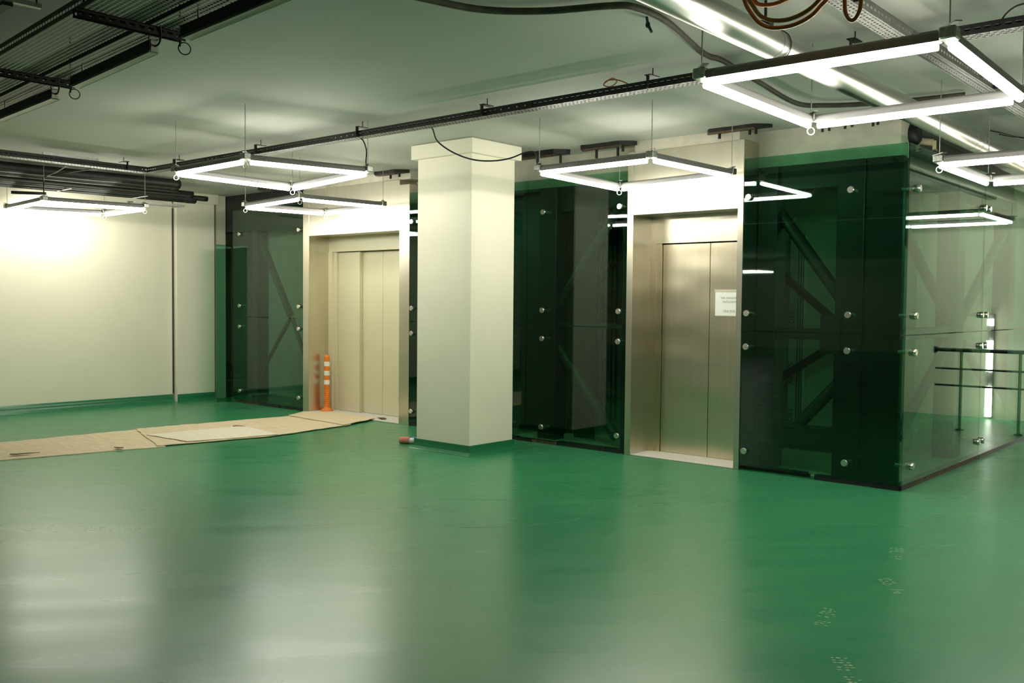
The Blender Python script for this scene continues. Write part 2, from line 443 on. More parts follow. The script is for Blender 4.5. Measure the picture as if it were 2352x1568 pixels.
# ------------------------------------------------------------------ beige lift portal
DB = 8.20
p1 = thing('lift_portal', 'lift portal with stainless surround and beige painted sliding door panels', 'elevator', (-9.5, 8.0, 0))
MB().bbox(-10.57, -10.44, YF, 8.42, 0, 3.0, .002).build('jamb', 'brushed_steel', p1)
MB().bbox(-8.64, -8.46, YF, 8.42, 0, 2.93, .002).build('jamb', 'brushed_steel', p1)
MB().bbox(-10.44, -8.64, YF+.004, 8.42, 2.38, 2.995, .002).build('header_panel', 'brushed_steel', p1)
MB().box(-10.44, -8.64, DB-.02, 8.42, 2.18, 2.38).build('door_lintel', 'beige_enamel', p1)
MB().box(-10.44, -10.36, DB-.03, 8.42, 0, 2.18).build('door_frame', 'beige_enamel', p1)
MB().box(-10.36, -10.30, DB+.0, 8.42, 0, 2.18).build('door_frame', 'beige_enamel', p1)
for x0, x1, dy in ((-10.297, -9.872, .03), (-9.835, -9.437, .075), (-9.433, -9.035, .075), (-9.031, -8.645, .075)):
    MB().bbox(x0, x1, DB+dy, DB+dy+.035, .014, 2.172, .003).build('door_panel', 'beige_enamel', p1)
MB().box(-9.872, -9.838, DB+.02, DB+.11, .014, 2.172).build('door_edge', 'beige_enamel', p1)
MB().box(-10.3, -8.645, DB+.115, 8.42, 0, 2.18).build('door_back', 'black_metal', p1)
MB().bbox(-10.44, -8.64, YF+.01, DB+.11, 0, .012, .003).build('sill', 'speckled_sill', p1)
MB().box(-10.57, -8.46, YF+.015, 8.13, 2.995, CEIL).build('plaster_strip', 'plaster_grey', p1)

# ------------------------------------------------------------------ glass screens with point fixings
GT, SEAM, GB, TH = 2.82, 1.27, .045, .012
def bolt(par, pos, nrm):
    p, n_ = Vector(pos), Vector(nrm)
    b = MB().tube([p-n_*.004, p+n_*.004, p+n_*.024, p+n_*.030], [.030, .031, .031, .026], 16).build('standoff_bolt', 'bolt_steel', par)
    MB().tube([p-n_*(TH+.005), p-n_*.12], .015, 10).build('stem', 'galvanised', b)
ROWS = (2.472, 1.43, 1.128, .182)
def screen(label, xs, bolts, loc):
    t = thing('glass_screen', label, 'glass wall', loc)
    for a, b in zip(xs[:-1], xs[1:]):
        for z0, z1 in ((GB, SEAM-.004), (SEAM+.004, GT)):
            MB().box(a+.003, b-.003, YF-.0, YF+TH, z0, z1).build('glass_pane', 'green_glass', t)
    for x in bolts:
        for z in ROWS: bolt(t, (x, YF, z), (0, -1, 0))
    return t
gs = screen('dark green glass screen left of the beige lift, held by round steel bolts', (-12.27, -10.57), (-12.07, -10.645), (-11.42, YF, 0))
gm = screen('dark green glass screen behind the cream column, between the two lifts', (-8.46, -6.60, -5.308), (-8.40, -6.845, -6.366, -5.385), (-6.9, YF, 0))
gr = screen('dark green glass screen right of the stainless lift, reaching the corner', (-4.045, -2.612), (-3.99, -3.064), (-3.33, YF, 0))
gx = thing('glass_screen', 'green glass side wall of the lift enclosure receding from the corner', 'glass wall', (-2.6, 10, 0))
for a, b in ((YF+.014, 10.06), (10.066, 12.4)):
    for z0, z1 in ((GB, SEAM-.004), (SEAM+.004, GT)):
        MB().box(-2.612, -2.600, a, b, z0, z1).build('glass_pane', 'green_glass', gx)
for y in (8.045, 9.99, 10.15):
    for z in ROWS: bolt(gx, (-2.6, y, z), (1, 0, 0))
# return pane beside the pier
rp = tag(MB().box(-12.30, -12.288, 7.585, 7.83, .01, 2.32).build('glass_return_pane', 'green_glass'), 'narrow dark glass pane set at right angles between the pier and the left glass screen', 'glass panel')
# plinth strips under the glass
for x0, x1, nm in ((-12.25, -10.57, 'left of the beige lift'), (-8.46, -5.31, 'behind the cream column'),):
    pl = thing('glass_plinth', 'black plinth strip under the glass screen '+nm, 'plinth', ((x0+x1)/2, 7.9, 0))
    x = x0
    while x < x1-.1:
        w = min(random.choice((.5, .22, .62, .35)), x1-x)
        MB().box(x, x+w-.006, YF+.012+random.uniform(0, .02), 7.92, 0, random.choice((.03, .04, .044))).build('segment', random.choice(('dark_steel', 'black_metal', 'rust_brown')), pl)
        x += w
pl = thing('glass_plinth', 'dark plinth strip under the corner of the right glass screen', 'plinth', (-3.0, 7.9, 0))
MB().box(-3.34, -2.85, YF+.02, 7.93, 0, .043).build('segment', 'dark_steel', pl)
MB().box(-2.845, -2.62, YF+.01, 7.93, 0, .043).build('segment', 'black_metal', pl)
pl = thing('glass_plinth', 'brown and black plinth strip under the receding glass side wall', 'plinth', (-2.65, 10, 0))
for y0, y1, mt in ((7.86, 8.15, 'black_metal'), (8.155, 10.1, 'rust_brown'), (10.105, 12.4, 'black_metal')):
    MB().box(-2.68, -2.603, y0, y1, 0, .042).build('segment', mt, pl)
pl = thing('floor_channel', 'short black channel lying under the right glass screen', 'channel', (-3.65, 7.93, 0))
MB().box(-4.04, -3.42, 7.93, 7.97, 0, .03).build('web', 'black_metal', pl)
MB().box(-4.04, -3.42, 7.93, 7.935, .03, .05).build('lip', 'black_metal', pl)

# ------------------------------------------------------------------ steel shaft frames behind the glass
fr = thing('shaft_steelwork', 'dark steel lift shaft frame with diagonal braces behind the right glass screen', 'steel frame', (-3.4, 8.2, 0))
MB().bbox(-4.045, -3.855, 8.12, 8.32, 0, 2.77, .006).build('post', 'dark_steel', fr)
MB().bbox(-3.30, -3.06, 8.12, 8.34, 0, 2.77, .006).build('post', 'dark_steel', fr)
MB().bbox(-3.05, -2.74, 8.14, 8.20, 0, 2.77, .004).build('panel', 'dark_steel', fr)
MB().bbox(-3.86, -3.29, 8.14, 8.32, .20, .41, .004).build('beam', 'dark_steel', fr)
MB().bbox(-3.86, -3.29, 8.16, 8.30, 1.20, 1.30, .004).build('beam', 'dark_steel', fr)
MB().bbox(-3.86, -3.29, 8.16, 8.30, 2.55, 2.77, .004).build('beam', 'dark_steel', fr)
MB().tube([(-3.97, 8.25, 2.47), (-3.28, 8.25, 1.55)], .055, 12).build('brace', 'grey_brace', fr)
MB().tube([(-3.97, 8.25, .08), (-3.28, 8.25, .84)], .055, 12).build('brace', 'grey_brace', fr)
MB().tube([(-4.82, 9.8, 2.04), (-3.60, 9.8, 1.04)], .045, 12).build('brace', 'dark_steel', fr)
MB().tube([(-4.82, 9.8, .55), (-3.60, 9.8, 1.33)], .045, 12).build('brace', 'dark_steel', fr)
MB().bbox(-3.36, -3.30, 9.75, 9.85, 0, 2.77, .006).build('post', 'dark_steel', fr)
MB().bbox(-5.1, -4.80, 9.7, 9.9, 0, 2.77, .006).build('post', 'dark_steel', fr)
MB().bbox(-3.97, -3.80, 8.10, 8.13, .0, .28, .003).build('gusset', 'dark_steel', fr)
MB().bbox(-3.42, -3.24, 8.10, 8.13, 1.08, 1.42, .003).build('gusset', 'dark_steel', fr)
# side braces behind the receding glass
sf = thing('shaft_steelwork', 'grey crossed steel braces behind the receding glass side wall', 'steel frame', (-2.85, 10, 0))
MB().bbox(-2.98, -2.78, 9.85, 10.1, 0, 2.77, .006).build('post', 'dark_steel', sf)
MB().bbox(-2.98, -2.80, 11.9, 12.15, 0, 2.77, .006).build('post', 'dark_steel', sf)
for a, b in (((8.45, 2.22), (9.97, 1.32)), ((11.8, 2.35), (10.2, 1.34)), ((8.5, .35), (9.97, 1.20)), ((11.8, .4), (10.2, 1.20))):
    MB().tube([(-2.86, a[0], a[1]), (-2.86, b[0], b[1])], .05, 12).build('brace', 'grey_brace', sf)
MB().bbox(-2.96, -2.80, 8.34, 12.0, 2.6, 3.02, .004).build('beam', 'dark_steel', sf)
MB().bbox(-2.92, -2.82, 8.34, 9.85, 1.21, 1.31, .004).build('beam', 'grey_brace', sf)
fm = thing('shaft_steelwork', 'dark steel frame with green-grey braces behind the middle glass screen', 'steel frame', (-6.0, 8.2, 0))
for x0, x1 in ((-6.66, -6.42), (-8.35, -8.12), (-5.55, -5.36)):
    MB().bbox(x0, x1, 8.12, 8.30, 0, 2.77, .006).build('post', 'dark_steel', fm)
MB().bbox(-6.42, -5.55, 8.16, 8.30, 2.5, 2.765, .004).build('beam', 'dark_steel', fm)
MB().tube([(-6.48, 8.22, 1.05), (-5.66, 8.22, .09)], .055, 12).build('brace', 'grey_brace', fm)
MB().tube([(-6.48, 8.22, 1.46), (-5.66, 8.22, 2.52)], .05, 12).build('brace', 'grey_brace', fm)
MB().bbox(-6.42, -5.55, 8.19, 8.27, 1.245, 1.30, .004).build('beam', 'grey_brace', fm)
MB().bbox(-6.40, -6.14, 8.45, 8.50, 0, 2.77, .004).build('guide_panel', 'dark_steel', fm)
struct(MB().box(-9.0, -6.35, 10.1, 10.15, 0, CEIL).build('wall_shaft_middle', 'plaster_grey'))
MB().bbox(-8.1, -6.66, 8.6, 8.65, 0, 2.77, .004).build('guide_panel', 'dark_steel', fm)
# grille past the middle brace; pale pane colours stand in for light behind it
gg = thing('shaft_grille', 'barred grille with amber panes and panes painted pale as if lit deep behind the middle glass screen', 'grille', (-7.05, 9.95, 0))
gp = [(i, 2.30, 2.46, 'amber_panel') for i in range(4)]+[(i, 2.02, 2.27, 'film_white') for i in range(4)]
gp += [(0, 1.62, 1.95, 'film_white'), (1, 1.50, 1.80, 'film_white'), (2, 1.62, 1.86, 'yellowed_plastic'), (3, 1.68, 1.95, 'film_white'), (0, .75, 1.38, 'film_white'), (1, .80, 1.34, 'film_white'), (2, 1.0, 1.26, 'yellowed_plastic')]
for i, z0, z1, mt in gp:
    MB().box(-7.20+.072*i, -7.146+.072*i, 10.03, 10.04, z0, z1).build('pane', mt, gg)
for i in range(5):
    MB().box(-7.213+.072*i, -7.198+.072*i, 10.0, 10.022, 0, 2.6).build('bar', 'black_metal', gg)
for z in (.3, 1.42, 2.0, 2.28, 2.5): MB().box(-7.213, -6.91, 10.022, 10.045, z-.012, z+.012).build('cross_bar', 'black_metal', gg)
fl = thing('shaft_steelwork', 'dark steel frame with thin braces behind the left glass screen', 'steel frame', (-11.4, 8.2, 0))
for x0, x1 in ((-12.2, -12.05), (-10.9, -10.6)):
    MB().bbox(x0, x1, 8.12, 8.30, 0, 2.545, .006).build('post', 'dark_steel', fl)
MB().tube([(-12.1, 8.2, 2.45), (-11.35, 8.2, 1.30)], .05, 12).build('brace', 'grey_brace', fl)
MB().tube([(-12.1, 8.2, .40), (-11.35, 8.2, 1.25)], .03, 12).build('brace', 'dark_steel', fl)
MB().tube([(-10.8, 8.2, .35), (-11.3, 8.2, 1.25)], .03, 12).build('brace', 'grey_brace', fl)
struct(MB().box(-12.9, -10.7, 8.9, 8.95, 0, CEIL).build('wall_shaft_back', 'plaster_grey'))
struct(MB().box(-13.0, -12.90, 7.955, 8.12, 0, CEIL).build('wall_backing_added', 'cream_paint'))  # added backing that lightens the tone seen through the return pane
# side cheeks closing the lift cars
for x0, x1, lab in ((-5.36, -5.31, 'dark cheek plate left of the stainless lift'), (-10.66, -10.575, 'dark cheek plate left of the beige lift'), (-8.455, -8.38, 'dark cheek plate right of the beige lift')):
    tag(MB().box(x0, x1, 8.44, 9.6, 0, 2.77).build('cheek_plate', 'dark_steel'), lab+', inside the shaft', 'plate')
tag(MB().box(-10.57, -8.46, 9.4, 9.5, 0, 2.77).build('car_back_plate', 'dark_steel'), 'dark back plate of the beige lift car inside the shaft', 'plate')

# film-covered profile with lettering seen through the right bay
fp = thing('film_profile', 'upright profile wrapped in lettered protective film behind the right glass screen', 'profile', (-4.55, 10.12, 0))
MB().bbox(-4.62, -4.47, 10.08, 10.2, 0, 2.3, .004).build('post', 'film_white', fp)
for dx in (.015, .045, .07):
    MB().box(-4.53+dx, -4.522+dx, 10.074, 10.081, 0, 2.3).build('stripe', 'film_ink', fp)
for z in (.10, .62, 1.2):
    text_mesh('ALDES', .085, (-4.555, 10.078, z), 'film_ink', fp, 'lettering', Matrix.Rotation(math.pi/2, 4, 'X') @ Matrix.Rotation(math.pi/2, 4, 'Z'), 'LEFT')
MB().bbox(-4.9, -3.6, 9.95, 10.05, .004, .18, .004).build('film_box', 'film_white', fp)
# cream motor on a bracket above the corner
mo = thing('door_motor', 'small cream cylinder motor on a bracket over the corner of the glass', 'motor', (-2.7, 8.6, 2.9))
MB().tube([(-2.80, 8.60, 2.955), (-2.66, 8.60, 2.925)], .030, 16).build('body', 'yellowed_plastic', mo)
MB().bar((-2.80, 8.6, 2.96), (-2.80, 8.6, 2.86), .05, .012).build('bracket', 'yellowed_plastic', mo)
MB().bar((-2.645, 8.6, 2.94), (-2.645, 8.6, 2.85), .03, .01).build('bracket', 'yellowed_plastic', mo)
MB().tube([(-2.655, 8.6, 2.855), (-2.625, 8.6, 2.855)], .012, 10).build('plug', 'bolt_steel', mo)
tag(MB().tube([(-2.78, 8.38, 2.97), (-2.72, 8.38, 2.97), (-2.70, 8.38, 2.97)], [.09, .09, .07], 20).build('dark_wheel', 'black_metal'), 'dark round pulley beside the cream motor over the glass corner', 'pulley')

# railing by the right glass wall (seen mirrored)
rl = thing('handrail', 'dark steel handrail with two lower bars near the far end of the side glass', 'railing', (-2.0, 12.3, 0))
for z, r in ((.98, .024), (.75, .012), (.545, .012)):
    MB().tube([(-2.55, 12.3, z), (-1.50, 12.3, z)], r, 12).build('rail', 'dark_steel', rl)
for x in (-2.45, -1.80):
    MB().tube([(x, 12.3, 0), (x, 12.3, .98)], .018, 12).build('post', 'dark_steel', rl)
    MB().lathe((x, 12.3, 0), [(.05, 0), (.05, .01), (.02, .02), (.02, .03)], 16).build('foot_plate', 'dark_steel', rl)
MB().tube([(-1.53, 12.3, .98), (-1.50, 12.3, .98), (-1.48, 12.3, .98)], [.03, .045, .045], 12).build('end_flange', 'dark_steel', rl)

# ------------------------------------------------------------------ silver duct
du = thing('ventilation_duct', 'shiny silver spiral-free round duct running under the ceiling', 'duct', (-2.232, 7, 2.77))
du['label'] = 'shiny silver round duct running under the ceiling past the lamps'
dpts = [(-2.20-.006*(y-1.0), y, 2.85) for y in (0.6, 2.2, 4.62)]
def seg(y0, y1): return [(-2.215-.004*y0, y0, 2.85), (-2.215-.004*y1, y1, 2.85)]
for y0, y1 in ((.5, 4.60), (4.612, 8.35), (8.362, 13.8)):
    MB().tube(seg(y0, y1), .0765, 32).build('duct_section', 'duct_metal', du)
for y in (4.606, 8.18, 8.356):
    MB().tube(seg(y-.012, y+.012), .0785, 32).build('seam_ring', 'duct_metal', du)
dh = thing('duct_hanger', 'black hanging rod with clamp and wire loop round the silver duct', 'hanger', (-2.25, 4.6, 2.9))
MB().tube([(-2.30, 4.66, CEIL), (-2.30, 4.66, 2.99)], .008, 8).build('rod', 'black_metal', dh)
MB().bbox(-2.335, -2.265, 4.63, 4.69, 2.955, 2.995, .006).build('clamp', 'black_metal', dh)
MB().tube(arc((-2.236, 4.66, 2.85), .083, 0, 2*math.pi, 28, (1, 0, 0), (0, 0, 1)), .003, 6).build('wire_loop', 'black_cable', dh)
dk = thing('threaded_anchor', 'short black threaded rod dangling from the ceiling beside the silver duct', 'anchor', (-2.9, 4.45, 2.95))
MB().tube([(-2.94, 4.51, CEIL), (-2.90, 4.46, 3.04), (-2.85, 4.42, 2.985)], .008, 8).build('rod', 'black_metal', dk)
MB().tube([(-2.905, 4.467, 3.05), (-2.895, 4.453, 3.03)], .013, 6).build('nut', 'black_metal', dk)

# ------------------------------------------------------------------ cable trays
def tray(name, label, p, q, w, h, mat_side, mat_bot, slot=.028, pitch=.05, rows=4, flip=1, brackets=(), perf_len=None):
    p, q = Vector(p), Vector(q); L = (q-p).length; d = (q-p).normalized(); s = Vector((0, 0, 1)).cross(d)
    t = thing(name, label, 'cable tray', (p+q)/2)
    o = p-s*w/2
    MB().perf(o, d, s, L, w, pitch*.7, rows, slot*.62, .42).build('tray_base', mat_bot, t)
    for k, oo in enumerate((p-s*w/2, p+s*w/2)):
        m = MB().perf(oo, d, Vector((0, 0, 1)), L, h, pitch, 1, slot, .22, False)
        e = oo+Vector((0, 0, h)); si = s*(.012 if k == 0 else -.012)
        m.bar(e+si*.5, e+si*.5+d*L, .012, .002)
        m.build('side_rail', mat_side, t)
    for a in brackets:
        c_ = p+d*a; m = MB(); zt = h+.035
        m.bar(c_-s*(w/2+.012), c_-s*(w/2+.012)+Vector((0, 0, zt)), .03, .006, d)
        m.bar(c_-s*(w/2+.015)+Vector((0, 0, zt)), c_+s*(w/2)+Vector((0, 0, zt)), .05, .006)
        m.build('hanger_bracket', 'black_metal', t)
        MB().tube([c_+Vector((0, 0, zt)), Vector((c_.x, c_.y, CEIL))], .004, 6).build('hanger_rod', 'black_metal', t)
    return t
t1 = tray('cable_tray', 'long black slotted cable tray crossing the ceiling in front of the column', (-10.25, 5.50, 2.955), (1.5, 5.50, 2.955), .10, .055, 'black_metal', 'tray_metal', brackets=(.6, 2.15, 3.7, 5.2, 6.72, 8.1, 9.4))
for k, (x, y) in enumerate(((-9.1, 5.44), (-6.9, 5.44), (-4.9, 5.44), (-2.9, 5.44))):
    MB().box(x, x+.35, 5.446, 5.449, 2.956, 3.008).build('joint_plate', 'black_metal', t1)
    for i in range(4):
        MB().tube([(x+.05+.08*i, 5.447, 2.98), (x+.05+.08*i, 5.438, 2.98)], .006, 8).build('bolt', 'bolt_steel', t1)
t2 = tray('cable_tray', 'black cable tray running along the left wall towards the corner of the long tray', (-10.31, 1.0, 2.95), (-10.31, 5.45, 2.95), .14, .06, 'black_metal', 'tray_metal', brackets=(4.2,))
MB().box(-10.40, -10.385, 4.35, 4.95, 3.0, 3.06).build('cover_piece', 'galvanised', t2)
t3 = tray('cable_tray', 'grey perforated cable tray running beside the silver duct below the orange hose', (-1.80, 1.5, 2.93), (-1.80, 5.42, 2.93), .10, .06, 'tray_metal', 'tray_metal', brackets=(2.95,), rows=4)
t3b = tray('cable_tray', 'grey perforated cable tray continuing past the long black tray above the right lamp', (-1.78, 5.58, 2.93), (-1.74, 13.7, 2.93), .10, .06, 'tray_metal', 'tray_metal', brackets=(1.2, 3.2), rows=4)
# upper left: wide perforated tray, narrow tray, struts
sl = -.083
def yy(y0, x): return y0+sl*(x+4.4)
def trayx(label, y0, w, z, h, rows, x0=-9.5, x1=-2.6):
    return tray('cable_tray', label, (x0, yy(y0, x0), z), (x1, yy(y0, x1), z), w, h, 'black_metal', 'tray_metal', rows=rows, slot=.030, pitch=.040)
tw = trayx('wide dark perforated cable tray hung over the upper left corner', 2.155, .29, 2.83, .06, 11)
tn = trayx('narrow dark perforated cable tray beside the wide tray, over the unlit rail lamps', 2.415, .15, 2.83, .06, 6)
for x, lab in ((-5.86, 'slotted black strut carrying the perforated trays, next to the short rail lamp'), (-4.37, 'slotted black strut carrying the perforated trays, with a black wire loop at its end')):
    st = thing('support_strut', lab, 'strut', (x, yy(2.25, x), 2.78), 'struts under the perforated trays')
    ya, yb = yy(1.98, x), yy(2.52, x)
    o = Vector((x, ya, 2.785)); L = yb-ya
    m = MB()
    m.perf(o+Vector((.02, 0, 0)), (0, 1, 0), (0, 0, 1), L, .041, .048, 1, .028, .34, False)
    m.perf(o+Vector((-.02, 0, 0)), (0, 1, 0), (0, 0, 1), L, .041, .048, 1, .028, .34, False)
    m.box(x-.02, x+.02, ya, yb, 2.823, 2.827)
    m.build('channel', 'black_metal', st)
    MB().tube([(x, ya+.04, 2.78), (x, ya+.04, CEIL)], .005, 6).build('rod', 'black_metal', st)
    MB().tube([(x, yb-.02, 2.76), (x, yb-.02, CEIL)], .005, 6).build('rod', 'black_metal', st)
    MB().tube(arc((x, yb+.005, 2.755), .03, 0, 2*math.pi, 16, (.3, .95, 0), (0, 0, 1)), .003, 6).build('wire_loop', 'black_cable', st)
k_ = 1.22/1.30
segs = [(-7.401, 2.80, -6.331, 2.728, 'unlit linear rail lamp under the narrow tray, furthest along the tray'),
        (-5.877, 2.661, -4.729, 2.552, 'unlit linear rail lamp under the narrow tray, between the two struts'),
        (-4.358, 2.525, -3.10, 2.44, 'unlit linear rail lamp under the narrow tray, before the first strut')]
for x0, y0, x1, y1, lab in segs:
    x0, y0, x1, y1 = x0*k_, y0*k_, x1*k_, y1*k_
    rlm = thing('rail_lamp', lab, 'lamp', ((x0+x1)/2, (y0+y1)/2, 2.70), 'unlit rail lamps under the narrow tray')
    MB().bar((x0, y0-.004, 2.752), (x1, y1-.004, 2.752), .05, .05).build('housing', 'black_metal', rlm)
    MB().bar((x0, y0, 2.724), (x1, y1, 2.724), .044, .01).build('reflector', 'clear_plastic', rlm)
    MB().tube([(x0, y0+.026, 2.723), (x1, y1+.026, 2.723)], .0055, 8).build('glass_edge_glint', 'film_white', rlm)  # lamp edge coloured white for the light it catches
    for xx, yv in ((x1, y1), (x0, y0)):
        MB().bbox(xx-.012, xx+.012, yv-.024, yv+.02, 2.722, 2.782, .004).build('end_cap', 'bracket_metal', rlm)
    xm, ym = x1-.06*(x1-x0), y1-.06*(y1-y0)
    for f_ in (.1, .95):
        MB().tube([(x0+f_*(x1-x0), y0+f_*(y1-y0), 2.77), (x0+f_*(x1-x0), y0+f_*(y1-y0), 2.835)], .005, 6).build('stud', 'bracket_metal', rlm)
    MB().tube(smooth([(x1, y1, 2.75), (x1+.05, y1+.0, 2.755), (x1+.09, y1-.01, 2.79), (x1+.10, y1-.02, 2.83)]), .005, 6).build('lead', 'black_cable', rlm)
urt = thing('rail_lamp', 'unlit rail lamp end peeking in beyond the wide perforated tray', 'lamp', (-4.6, 1.75, 2.77))
MB().bar((-7.0, 1.80, 2.80), (-4.40, 1.70, 2.80), .045, .05).build('housing', 'black_metal', urt)
MB().bar((-4.40, 1.60, 2.80), (-4.39, 1.835, 2.80), .03, .02).build('end_bar', 'galvanised', urt)
MB().tube([(-4.395, 1.82, 2.80), (-4.395, 1.82, CEIL)], .004, 6).build('rod', 'black_metal', urt)

# ------------------------------------------------------------------ cables, hoses
tag(MB().tube(smooth([(-3.75, 3.0, 3.075), (-3.62, 3.36, 3.07), (-3.49, 3.73, 3.065), (-3.23, 3.96, 3.06), (-2.91, 4.11, 3.06), (-2.82, 4.22, 3.06), (-2.83, 4.54, 3.06), (-3.03, 5.30, 3.075), (-3.03, 5.55, 3.078), (-3.10, 6.19, 3.07), (-3.17, 6.97, 3.06), (-3.02, 7.19, 3.06), (-2.78, 7.32, 3.06), (-2.5, 7.40, 3.06), (-2.1, 7.5, 3.07)], 8), .019, 10).build('conduit', 'brown_conduit'), 'brown flexible conduit snaking under the ceiling behind the silver duct', 'conduit')
h1 = [(-2.05, 3.9, 2.98), (-2.028, 3.9, 2.862), (-1.995, 3.9, 2.798), (-1.952, 3.9, 2.745), (-1.89, 3.9, 2.714), (-1.80, 3.9, 2.708), (-1.722, 3.9, 2.73), (-1.675, 3.9, 2.766), (-1.63, 3.91, 2.82), (-1.62, 3.93, 2.95), (-1.70, 3.95, 3.03), (-1.85, 3.95, 3.05)]
h2 = [(-2.03, 3.87, 2.98), (-2.003, 3.87, 2.875), (-1.972, 3.87, 2.82), (-1.935, 3.87, 2.768), (-1.88, 3.87, 2.738), (-1.80, 3.87, 2.728), (-1.72, 3.87, 2.748), (-1.66, 3.87, 2.79), (-1.61, 3.88, 2.86), (-1.63, 3.9, 2.97), (-1.72, 3.92, 3.03)]
tag(MB().tube(smooth(h1), .0095, 10).build('hose', 'orange_hose'), 'orange hose hanging in the lowest loop below the ceiling beside the silver duct', 'hose')
tag(MB().tube(smooth(h2), .0095, 10).build('hose', 'orange_hose'), 'orange hose looped just inside the lowest orange loop beside the silver duct', 'hose')
tag(MB().tube(smooth([(-2.03, 3.95, 2.95), (-2.0, 3.95, 2.86), (-1.94, 3.95, 2.835), (-1.87, 3.95, 2.838), (-1.80, 3.95, 2.87), (-1.76, 3.95, 2.96), (-1.80, 3.96, 3.03)]), .0095, 10).build('hose', 'orange_hose'), 'short upper loop of orange hose just under the ceiling', 'hose')
tag(MB().tube(smooth([(-1.60, 3.9, 3.02), (-1.575, 3.9, 2.86), (-1.572, 3.9, 2.771), (-1.568, 3.9, 2.72), (-1.552, 3.9, 2.688), (-1.530, 3.9, 2.682), (-1.510, 3.9, 2.712), (-1.503, 3.9, 2.76), (-1.50, 3.9, 2.87), (-1.52, 3.9, 3.02)]), .0085, 10).build('hose', 'orange_hose'), 'narrow hanging loop of orange hose in front of the grey tray', 'hose')
tag(MB().tube(smooth([(-3.72, 5.48, 3.02), (-3.80, 5.47, 3.055), (-3.88, 5.46, 3.06), (-3.90, 5.45, 3.03), (-3.84, 5.45, 3.012), (-3.79, 5.45, 3.04), (-3.84, 5.46, 3.07), (-3.91, 5.46, 3.04)]), .004, 8).build('wire_coil', 'orange_hose'), 'small coil of orange wire lying on the long black tray', 'wire')
tag(MB().tube(smooth([(-5.70, 5.50, 2.97), (-5.72, 5.56, 2.945), (-5.76, 5.66, 2.86), (-5.72, 5.82, 2.78), (-5.64, 5.98, 2.735), (-5.52, 6.10, 2.73), (-5.42, 6.20, 2.755), (-5.34, 6.28, 2.80), (-5.29, 6.33, 2.815), (-5.265, 6.36, 2.80), (-5.258, 6.37, 2.72), (-5.25, 6.38, 2.685)]), .0065, 8).build('supply_cable', 'black_cable'), 'black supply cable drooping from the long tray across the column to a lamp', 'cable')
tag(MB().tube(smooth([(-6.62, 5.50, 2.97), (-6.58, 5.53, 2.94), (-6.555, 5.55, 2.85), (-6.55, 5.54, 2.75), (-6.53, 5.53, 2.695), (-6.49, 5.51, 2.675)]), .006, 8).build('supply_cable', 'black_cable'), 'short black supply cable dropping from the long tray to the lamp left of the column', 'cable')
tag(MB().tube(smooth([(-1.38, 5.50, 3.0), (-1.34, 5.47, 3.04), (-1.28, 5.45, 3.065), (-1.20, 5.45, 3.06), (-1.10, 5.47, 3.02)]), .005, 8).build('cable', 'black_cable'), 'thin black cable arching up from the long tray near the right lamp', 'cable')
for pts, lab in (([(-2.334, 9.08, 3.06), (-2.268, 9.21, 3.05), (-2.17, 9.56, 3.045), (-1.9, 9.9, 3.06), (-1.75, 10.0, 3.0)], 'thin black cable sagging under the ceiling beyond the duct, the higher of two'), ([(-2.27, 9.15, 3.03), (-2.2, 9.35, 3.025), (-2.1, 9.7, 3.03), (-1.78, 9.95, 2.97)], 'thin black cable sagging under the ceiling beyond the duct, the lower of two')):
    tag(MB().tube(smooth(pts), .005, 8).build('cable', 'black_cable'), lab, 'cable')
tag(MB().tube(smooth([(-11.40, 4.78, 2.69), (-11.40, 4.78, 2.85), (-11.39, 4.80, 2.93), (-11.1, 4.95, 2.97), (-10.6, 5.05, 2.985), (-10.35, 5.1, 2.97)]), .007, 8).build('supply_cable', 'black_cable'), 'black supply cable rising from the lamp by the left wall to the tray', 'cable')
tag(MB().tube(smooth([(-11.37, 4.80, 2.93), (-11.3, 4.86, 2.965), (-11.22, 4.92, 3.02), (-11.2, 4.95, 3.05)]), .006, 8).build('lead_wire', 'white_cable'), 'short white lead wire above the lamp by the left wall', 'wire')
# black insulated pipes and cable bundle by the left wall
def bundle(name, label, cat, ctrs, y0, y1, r, mat, taper):
    t = thing(name, label, cat, (ctrs[0][0], (y0+y1)/2, ctrs[0][1]-r))
    for k, (x, z) in enumerate(ctrs):
        e = y1-random.uniform(0, taper); s_ = random.uniform(-.03, .03)
        MB().tube(smooth([(x, y0, z), (x+s_*.5, (y0+e)/2, z-.012), (x+s_, e-.12, z+.006), (x+s_, e, z+.004)]), [r]*18+[r*.6], 12).build('strand', mat, t)
    return t
pa = bundle('insulated_pipe', 'thick black insulated pipe pair under the ceiling along the left wall', 'pipe', [(-11.56, 3.02), (-11.73, 3.0)], .6, 6.55, .062, 'black_rubber', .25)
pb = bundle('cable_bundle', 'bundle of black cables hanging below the insulated pipes near the left wall', 'cables', [(-12.02, 2.92), (-12.10, 2.90), (-12.18, 2.915), (-12.26, 2.90), (-11.94, 2.93), (-12.06, 2.975), (-12.15, 2.965)], .6, 7.22, .036, 'black_rubber', .5)
for y in (2.2, 4.1, 5.3, 6.3):
    MB().bar((-11.86, y, 2.87), (-12.34, y, 2.865), .02, .006).build('tie', 'white_cable', pb)
ls = thing('tray_stub', 'short bluish galvanised tray stub below the cable bundle by the left wall', 'cable tray', (-12.2, 6.6, 2.83))
MB().perf((-12.30, 6.25, 2.80), (0, 1, 0), (1, 0, 0), .75, .16, .05, 3, .03, .4).build('tray_base', 'galvanised', ls)
for x in (-12.30, -12.14): MB().bar((x, 6.25, 2.815), (x, 7.0, 2.815), .004, .03).build('side_rail', 'galvanised', ls)
MB().tube([(-12.31, 6.9, 2.80), (-12.31, 6.9, CEIL)], .005, 6).build('rod', 'bracket_metal', ls)
